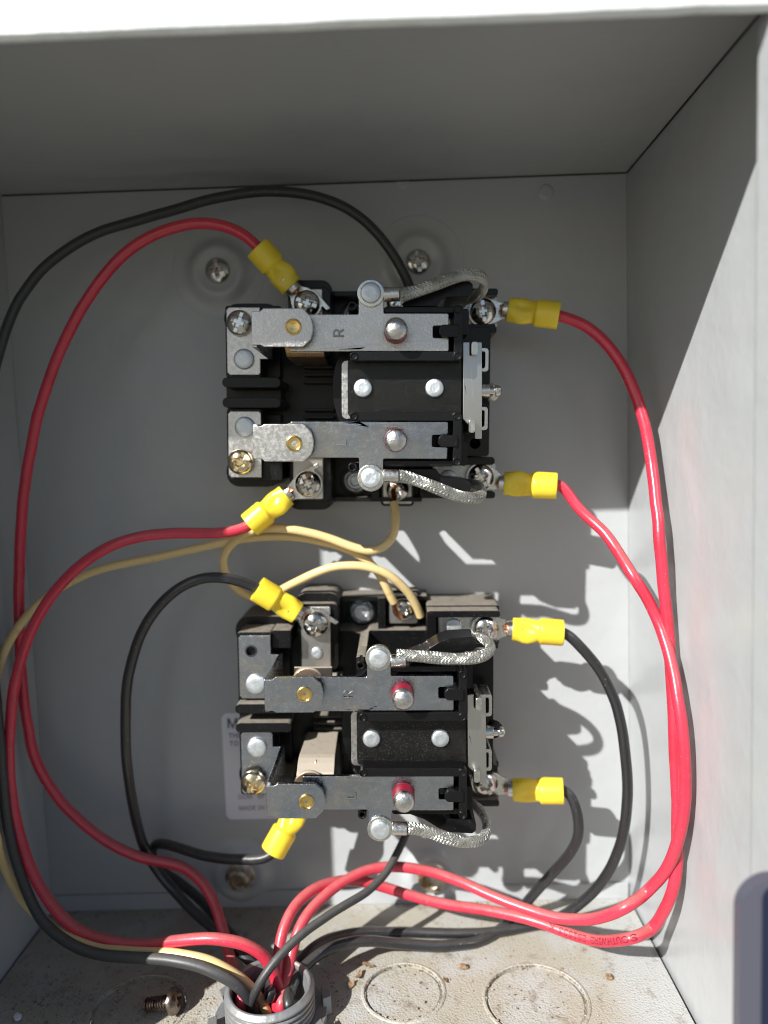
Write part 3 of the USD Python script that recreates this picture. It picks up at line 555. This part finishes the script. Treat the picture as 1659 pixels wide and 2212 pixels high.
def terminal(par, rear, front, screw, flip=1, fork=True):
    """rear, front: (px, py, h) of the sleeve; screw: box position of the clamping screw"""
    a, b, c = uvh_of(P3(*rear)), uvh_of(P3(*front)), uvh_of(screw)
    d = (b-a)/np.linalg.norm(b-a)
    s = obj('terminal_sleeve', sleeve(a, b, flip=flip), 'yellow_nylon', par, smooth=50)
    obj('barrel', along(rev([(0, -3), (2.25, -3), (2.25, 1.5), (1.7, 1.5), (1.7, 0.6), (0, 0.6)], 20), b, b+d), 'tin', s)
    g = []
    for k in range(14):
        q = RNG.normal(0, 0.55, 2); q = q/max(1, np.linalg.norm(q)/1.25); z = np.cross(d, [0, 0, 1]); z /= np.linalg.norm(z); y = np.cross(z, d)
        o = b + z*q[0] + y*(q[1]+0.55); l = RNG.uniform(1.5, 2.6)
        g.append(tube(np.array([o, o+d*l*0.5, o+d*l + RNG.normal(0, 0.12, 3)]), 0.27, 6))
    obj('copper_strands', g, 'copper', s)
    dd = (c-b)[:2]; D = np.linalg.norm(dd); dd = dd/D; n_ = np.array([-dd[1], dd[0]]); hs = c[2]
    pl = lambda x, y: tuple(b[:2] + dd*x + n_*y)
    tongue = sg.Polygon([pl(-1.0, -2.3), pl(1.6, -2.3), pl(D-3.2, -3.4), pl(D, -4.2), pl(D, 4.2), pl(D-3.2, 3.4), pl(1.6, 2.3), pl(-1.0, 2.3)])
    ringp = tongue.union(sg.Point(*c[:2]).buffer(4.35, quad_segs=10))
    if fork: ringp = ringp.union(sg.Polygon([pl(D, 2.6), pl(D+5.2, 3.0), pl(D+5.6, 4.2), pl(D, 4.3)]))
    ringp = ringp.difference(sg.Point(*c[:2]).buffer(1.9, quad_segs=8))
    m = tm(mex(soft(ringp, 0.3), -0.5, 0.45).refine_to_length(0.8)); v = np.array(m.vertices)
    x = (v[:, :2]-b[:2])@dd; f = np.clip((x-0.5)/max(D-4.5, 1.0), 0, 1); f = f*f*(3-2*f)
    v[:, 2] += (b[2]-1.6)*(1-f) + hs*f
    m.vertices = v; obj('lug', m, 'tin', s)
    return a, d
def wire(name, label, mat, r, pts, term=None, group=None, fork=True, flip=1, bare=None, s=0.12):
    """pts: (px, py, h) or ('z', px, py, z)"""
    P = [uvh_of(PZ(*q[1:])) if q[0] == 'z' else uvh_of(P3(q[0], q[1], q[2], r)) for q in pts]
    base = P[0]; t = thing(name, label, 'wire', (0, 0, 0), group=group)
    if term:
        a, d = terminal(t, *term, fork=fork, flip=flip); P = [a + d*2.0, a - d*1.5] + P
    path = spline(P, 1.0, s); ll = np.arange(len(path)); wob = np.stack([meshkit.fbm(np.stack([ll/11.0, ll*0 + k*7.3 + len(pts), ll*0], 1), 2, k) - 0.5 for k in range(3)], 1)
    path = path + 0.5*wob*np.clip(np.minimum(ll, len(path)-1-ll)/8.0, 0, 1)[:, None]
    obj('jacket', tube(path, r, 18), mat, t, smooth=60)
    if bare: obj('bare_end', tube(spline([uvh_of(q) if len(q) == 3 else q for q in bare], 0.7, 0.01), 0.85, 10), 'copper', t, smooth=60)
    return t, path
S = SCREWS
RR, RK, RC = 1.6, 1.58, 1.32
def END(px, py, z=-6): return [('z', px, py, 6), ('z', px + (577-px)*0.15, py + 22, z)]
def cond(dx, dy, z=9.5):  # a point in the bore, millimetres from its centre
    return np.array([CC[0]+dx, z, -(CC[1]+dy)])

wire('red_wire', 'red wire arching highest, from the topmost yellow terminal down the left side', 'red_jacket', RR,
     [(500, 495, 27), (430, 484, 26), (360, 496, 26), (290, 531, 26), (220, 602, 26), (160, 692, 25), (115, 800, 24), (75, 930, 22), (52, 1080, 20), (41, 1206, 18), (40, 1314, 18), (42, 1404, 17), (50, 1468, 16), (59, 1548, 16), (83, 1656, 16), (126, 1728, 16), (187, 1782, 16), (252, 1829, 17), (324, 1859, 18), (396, 1874, 19), (432, 1899, 21), (461, 1946, 25), (475, 1993, 29), (493, 2044, 34), (504, 2085, 39), ('z', 520, 2150, 8), ('z', 532, 2185, -5)],
     ((556, 534.5, 27), (630, 619, 24), S[False, 'left', 1]))
wire('red_wire', 'red wire from the terminal at the upper contactor\'s lower left, looping left', 'red_jacket', RR,
     [(468, 1148, 28), (396, 1155, 30), (324, 1157, 32), (252, 1173, 33), (190, 1206, 33), (144, 1248, 32), (97, 1314, 30), (61, 1379, 28), (36, 1458, 27), (21, 1560, 26), (21, 1656, 26), (31, 1746, 27), (42, 1805, 29), (58, 1852, 31), (79, 1908, 33), (119, 1964, 36), (162, 2002, 39), (216, 2029, 42), (288, 2039, 45), (360, 2036, 48), (432, 2027, 50), (486, 2028, 51), (533, 2042, 51), (566, 2064, 50), (583, 2090, 49), ('z', 602, 2132, 8), ('z', 610, 2165, -6)],
     ((538, 1135, 26), (619, 1069.5, 24), S[False, 'left', -1]), flip=-1)
w3, path3 = wire('red_wire', 'printed red wire from the upper contactor\'s top right terminal, down the right wall', 'red_jacket', RR,
     [(1262, 706, 27), (1310, 742, 28), (1350, 800, 30), (1378, 872, 32), (1398, 950, 34), (1413, 1050, 38), (1424, 1150, 43), (1432, 1250, 44), (1441, 1340, 44), (1449, 1430, 47), (1456, 1550, 49), (1460, 1660, 50), (1463, 1780, 50), (1464, 1850, 50), (1460, 1888, 50), (1452, 1928, 49), (1433, 1972, 47), (1405, 2008, 44), (1369, 2026, 48), (1328, 2033, 44), (1285, 2030, 40), (1240, 2019, 36), (1178, 1998.5, 31), (1082, 1973, 26), (986, 1954, 23), (909, 1940, 21), (826, 1918.5, 20), (770, 1903, 22), (722, 1902, 25), (686, 1916, 29), (652, 1940, 33), (628, 1971, 37), (612, 2012, 41), (601, 2056, 44), (600, 2100, 46), ('z', 598, 2138, 7), ('z', 596, 2170, -6)],
     ((1208, 682, 26), (1098, 669, 23), S[False, 'right', 1]), fork=False)
w4, path4 = wire('red_wire', 'red wire from the upper contactor\'s lower right terminal, crossing in front of another', 'red_jacket', RR,
     [(1240, 1089, 27), (1290, 1135, 31), (1340, 1200, 37), (1379, 1263, 43), (1396, 1290, 42), (1422, 1345, 43), (1445, 1419, 49), (1458, 1475, 52), (1471, 1541, 55), (1478, 1624, 57), (1482, 1700, 57), (1473, 1780, 55), (1455, 1843, 52), (1433, 1886, 49), (1395, 1929, 45), (1357, 1957, 49), (1309, 1978, 45), (1242, 1986, 40), (1178, 1978, 35), (1114, 1954, 30), (1050, 1928, 26), (986, 1901, 22), (938, 1887, 20), (874, 1875, 19), (826, 1873, 20), (794, 1879, 22), (746, 1906, 26), (698, 1936, 31), (669, 1969, 35), (648, 2008, 39), (633, 2048, 42), (622, 2098, 45), ('z', 614, 2140, 7), ('z', 606, 2168, -6)],
     ((1203, 1050, 26), (1089, 1044, 23), S[False, 'right', -1]), fork=False, flip=-1)
wire('black_wire', 'thin grey-black wire from behind the upper contactor, arching over the top left', 'grey_jacket', 1.5,
     [(893, 650, 11), (884, 612, 12), (862, 572, 14), (822, 514, 14), (762, 460, 14), (680, 420, 14), (600, 414, 15), (480, 428, 15), (330, 466, 15), (215, 499, 16), (165, 527, 17), (100, 578, 18), (50, 636, 19), (10, 712, 20), (-12, 800, 22), (-32, 1000, 24), (-30, 1250, 26), (-14, 1480, 28), (4, 1640, 29), (16, 1770, 30), (32, 1853, 32), (58, 1928, 35), (90, 1986, 38), (137, 2029, 42), (198, 2057, 46), (270, 2069, 50), (342, 2070, 53), (396, 2080, 54), (432, 2091, 55), (486, 2109, 56), (522, 2138, 56), ('z', 545, 2172, 6), ('z', 556, 2196, -5)])
cs = S[False, 'coil', -1]
wire('cream_wire', 'cream wire with a curl, joining the coils of the two contactors', 'cream_jacket', RC,
     [(851, 1085, 17), (854, 1119, 19), (849, 1155, 21), (833, 1180, 22), (808, 1190, 22), (772, 1183, 22), (718, 1165, 22), (664, 1152, 22), (620, 1142, 22), (585, 1141, 22), (555, 1146, 21), (520, 1160, 20), (492, 1185, 18), (482, 1216, 17), (492, 1246, 16), (512, 1272, 15), (545, 1289, 14), (580, 1288, 14), (611, 1272, 16), (645, 1254, 19), (680, 1238, 21), (719, 1227, 22), (755, 1220, 22), (785, 1221, 22), (815, 1231, 22), (846, 1247, 21), (874, 1274, 19), (898, 1304, 17), (908, 1331, 15)], bare=[P3(851, 1088, 17), P3(850, 1066, 15), P3(853, 1050, 13.5), P3(862, 1044, 13)], s=0.05)
wire('cream_wire', 'long cream wire running left across the panel and down to the conduit', 'cream_jacket', RC,
     [(851, 1301, 15), (843, 1284, 16), (826, 1256, 17), (806, 1223, 18), (784, 1203, 18), (752, 1189, 18), (705, 1172, 18), (664, 1163, 18), (630, 1158, 18), (597, 1157, 18), (540, 1163, 18), (468, 1175, 18), (360, 1199, 18), (252, 1222, 18), (162, 1250, 19), (108, 1284, 19), (54, 1335, 20), (22, 1379, 21), (0, 1440, 22), (-18, 1530, 24), (-27, 1640, 26), (-20, 1750, 27), (-4, 1825, 28), (14, 1886, 29), (40, 1930, 31), (88, 1984, 36), (144, 2022, 40), (216, 2046, 44), (288, 2055, 47), (360, 2057, 50), (414, 2066, 52), (468, 2083, 53), (511, 2107, 53), (547, 2139, 52), ('z', 572, 2178, 4), ('z', 580, 2198, -5)],
     bare=[P3(851, 1298, 15), P3(853, 1312, 14.5), P3(858, 1325, 14), P3(868, 1336, 14)], s=0.05)
wire('black_wire', 'black wire arching left from the lower contactor\'s upper left terminal', 'black_jacket', RK,
     [(504, 1253, 28), (461, 1247, 29), (425, 1253, 30), (378, 1274, 30), (335, 1321, 29), (302, 1379, 27), (281, 1451, 25), (271, 1530, 23), (270, 1602, 21), (277, 1674, 19), (290, 1746, 17), (302, 1800, 15), (315, 1842, 13), (338, 1877, 13), (362, 1908, 14), (396, 1948, 17), (432, 1982, 22), (464, 2006, 27), (513, 2054, 34), (542, 2078, 38), (561, 2104, 41), ('z', 582, 2137, 8), ('z', 592, 2170, -6)],
     ((555, 1271, 26), (642.5, 1324, 24), S[True, 'left', 1]))
wire('black_wire', 'glossy black wire from the lower contactor\'s lower left terminal, sharply bent', 'black_jacket', RK,
     [(533, 1853, 27), (486, 1858, 25), (439, 1850, 22), (396, 1833, 19), (360, 1824, 15), (336, 1826, 11), (326, 1840, 8), (336, 1868, 6), (378, 1899, 7), (432, 1945, 12), (470, 1985, 20), (512, 2034, 28), (560, 2092, 37), ('z', 588, 2142, 6), ('z', 596, 2172, -6)],
     ((588.5, 1841, 28), (648, 1737, 24), S[True, 'left', -1]), flip=-1)
wire('black_wire', 'long black wire curving from the lower contactor\'s upper right terminal', 'black_jacket', RK,
     [(1250, 1396, 26), (1286, 1437, 27), (1316, 1486, 28), (1338, 1541, 29), (1350, 1624, 30), (1354, 1706, 30), (1348, 1789, 28), (1333, 1848, 26), (1306, 1896, 23), (1270, 1936, 20), (1230, 1970, 17), (1180, 1994, 15), (1120, 2006, 13), (1055, 2012, 12), (959, 2018, 12), (863, 2014, 15), (796, 2011, 20), (746, 2019, 25), (698, 2036, 31), (662, 2060, 37), (638, 2092, 42), ('z', 622, 2140, 7), ('z', 612, 2170, -6)],
     ((1217, 1367, 25), (1107, 1359, 23), S[True, 'right', 1]), fork=False)
wire('black_wire', 'tightly curved black wire from the lower contactor\'s lower right terminal', 'black_jacket', RK,
     [(1236, 1733, 27), (1249, 1765, 28), (1251, 1795, 28), (1240, 1828, 26), (1214, 1865, 22), (1177, 1905, 18), (1140, 1945, 14), (1104, 1984, 12), (1060, 2020, 14), (1012, 2038, 18), (954, 2043, 22), (858, 2037, 28), (794, 2034, 32), (734, 2042, 36), (698, 2056, 39), (669, 2078, 42), (642, 2105, 45), ('z', 625, 2152, 6), ('z', 614, 2180, -6)],
     ((1217.6, 1709, 26), (1108, 1706, 23), S[True, 'right', -1]), fork=False, flip=-1)
wire('black_wire', 'thin dull grey-black wire from under the lower contactor down in front', 'grey_jacket', 1.22,
     [(885, 1778, 13), (871, 1813, 16), (861, 1838, 19), (842, 1874, 24), (810, 1912, 30), (762, 1947, 36), (734, 1963, 39), (674, 2002, 46), (626, 2042, 51), (590, 2081, 54), (566, 2117, 55), ('z', 551, 2148, 11), ('z', 546, 2176, 2), ('z', 546, 2192, -5)])

# print along the red wire
def print_on(path, r, text, height, p_start, direction, par, mat):
    t, _, _ = frames(path); Ls = np.r_[0, np.cumsum(np.linalg.norm(np.diff(path, axis=0), axis=1))]
    i0 = np.argmin(np.linalg.norm(path - p_start, axis=1)); m = meshkit.text_mesh(text, height, 0.02, True)
    m = m.subdivide_to_size(0.5) if len(m.faces) < 40000 else m
    v = np.array(m.vertices); v[:, 1] -= height/2
    Lq = Ls[i0] + direction*v[:, 0]; c = np.stack([np.interp(Lq, Ls, path[:, k]) for k in range(3)], 1); tt = np.stack([np.interp(Lq, Ls, t[:, k]) for k in range(3)], 1)*direction
    tt /= np.linalg.norm(tt, axis=1)[:, None]
    view = np.array([CAM[0], CAM[2], -CAM[1]]) - c; view -= tt*(view*tt).sum(1)[:, None]; view /= np.linalg.norm(view, axis=1)[:, None]
    upv = np.cross(view, tt); a = v[:, 1]/r + PRINT_ROLL
    m.vertices = c + (r + 0.015 + v[:, 2])[:, None]*(np.cos(a)[:, None]*view + np.sin(a)[:, None]*upv)
    obj('print', m, mat, par, smooth=False)
PRINT_ROLL = 0.05
print_on(path3, RR, 'SOUTHWIRE  E51553  K', 1.7, uvh_of(P3(1398, 2009, 51)), 1, w3, 'red_print')

# ================================================================== SMALL DEBRIS ON THE FLOOR
def scrap(px, py, size, mat, label, z=0.35, seed=0, cat='leaf scrap', thin=0.35):
    if cat == 'leaf scrap':
        r = np.random.default_rng(seed); c = PZ(px, py, z); n = 9; a = np.sort(r.uniform(0, 6.28, n)); rad = size*r.uniform(0.45, 1.0, n)
        m = tm(mex(sg.Polygon(np.stack([np.cos(a)*rad*1.2, np.sin(a)*rad*0.55], 1)).buffer(0.12), 0, 0.12).refine_to_length(0.4)); v = np.array(m.vertices)
        v[:, 2] += 0.10*v[:, 0]**2 + 0.35*meshkit.noise(v*1.3, seed) ; b = r.uniform(0, 6.3); cb, sb = math.cos(b), math.sin(b)
        m.vertices = np.stack([c[0] + cb*v[:, 0] - sb*v[:, 1], c[1] + sb*v[:, 0] + cb*v[:, 1], 0.45 + v[:, 2] + 0.25*v[:, 1]], 1)
        tag(obj(name_of[cat], m, mat, None, uvh=False, smooth=False), label, cat); return
    r = np.random.default_rng(seed); c = PZ(px, py, z); m = trimesh.creation.icosphere(2, 1.0); v = m.vertices*[size, size*r.uniform(.4, .8), size*thin]
    v = v*(0.65 + 0.7*meshkit.fbm(m.vertices*1.7 + seed, 2, seed))[:, None]; a = r.uniform(0, 6.3)
    v = v@np.array([[math.cos(a), math.sin(a), 0], [-math.sin(a), math.cos(a), 0], [0, 0, 1]]); m.vertices = v + [c[0], c[1], z]
    tag(obj(name_of[cat], m, mat, None, uvh=False, smooth=False), label, cat)
name_of = {'leaf scrap': 'leaf_scrap', 'grit crumb': 'grit_crumb'}
scrap(1000, 2088, 1.5, 'leaf_scrap', 'tan crumb on the floor behind the gap between two knockouts', 0.6, 1, 'grit crumb', 0.6)
scrap(795, 2085, 2.4, 'leaf_scrap', 'dry leaf scrap lying on the rim at the back of the middle knockout', 0.7, 2)
scrap(775, 2108, 1.9, 'leaf_scrap', 'curled brown leaf scrap left of the middle knockout', 0.6, 3)
scrap(758, 2128, 1.5, 'leaf_scrap', 'small brown leaf scrap nearest the conduit fitting', 0.5, 4)
scrap(1316, 2110, 1.3, 'leaf_scrap', 'ochre crumb on the bright floor near the right wall', 0.5, 5, 'grit crumb', 0.6)
scrap(962, 2120, 1.5, 'leaf_scrap', 'brown leaf scrap on the right rim of the middle knockout', 0.6, 9)
scrap(38, 2196, 1.6, 'label_paper', 'pale flake in the dirt at the bottom left corner', 0.4, 6, 'grit crumb', 0.3)
g = []
for k in range(1700):
    which = RNG.random()
    if which < 0.45: px, py = RNG.normal(100, 70), RNG.normal(2165, 45)
    elif which < 0.75: px, py = RNG.uniform(150, 480), RNG.uniform(2090, 2212)
    else: px, py = RNG.uniform(690, 1330), RNG.uniform(2040, 2212)
    c = PZ(px, py, 0); s = abs(RNG.normal(0.12, 0.10)) + 0.06
    if k % 3 == 0: (kc, kr), an = disc_shapes[k//3 % 3], RNG.uniform(0, 6.28) if k % 2 else RNG.normal(0.3, 0.9); c = np.array([kc[0] + (kr+RNG.normal(0, 0.25))*math.cos(an), kc[1] + (kr+RNG.normal(0, 0.25))*math.sin(an), 0.0])
    elif k % 7 == 1: c = np.array([RNG.uniform(4, W-14), -1.2 - abs(RNG.normal(0, 1.6)), 0.0])
    if not (1.5 < c[0] < W-8 and -103 < c[1] < -1): continue
    if np.hypot(c[0]-CC[0], c[1]-CC[1]) < 16: continue
    m = trimesh.creation.icosahedron(); m.apply_scale([s*RNG.uniform(.7, 1.8), s*RNG.uniform(.6, 1.2), s*0.7]); m.apply_transform(trimesh.transformations.rotation_matrix(RNG.uniform(0, 6.3), [0, 0, 1])); m.apply_translation([c[0], c[1], s*0.3]); g.append(m)
tag(obj('grit', g, 'grit', None, uvh=False, smooth=False), 'scattered dark grit and sand on the floor of the box', 'grit', kind='stuff')

# dark rounded plates added to imitate a reflection in the right lip
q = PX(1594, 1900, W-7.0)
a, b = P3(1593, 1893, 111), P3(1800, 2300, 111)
t = thing('phone_reflection', 'dark blue-grey round-cornered plate added to imitate a reflection in the lower right lip', 'phone_reflection', (a[0], a[1], b[2]))
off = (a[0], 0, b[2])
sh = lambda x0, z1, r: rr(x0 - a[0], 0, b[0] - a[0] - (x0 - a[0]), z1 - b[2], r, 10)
obj('case', ext(sh(a[0], a[2], 6.5), -1.5, 1.2), 'reflection_grey', t)
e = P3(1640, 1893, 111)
obj('reflection_navy_band', ext(sh(e[0], a[2] - 0.9, 3.0), 1.2, 1.6), 'reflection_navy', t)
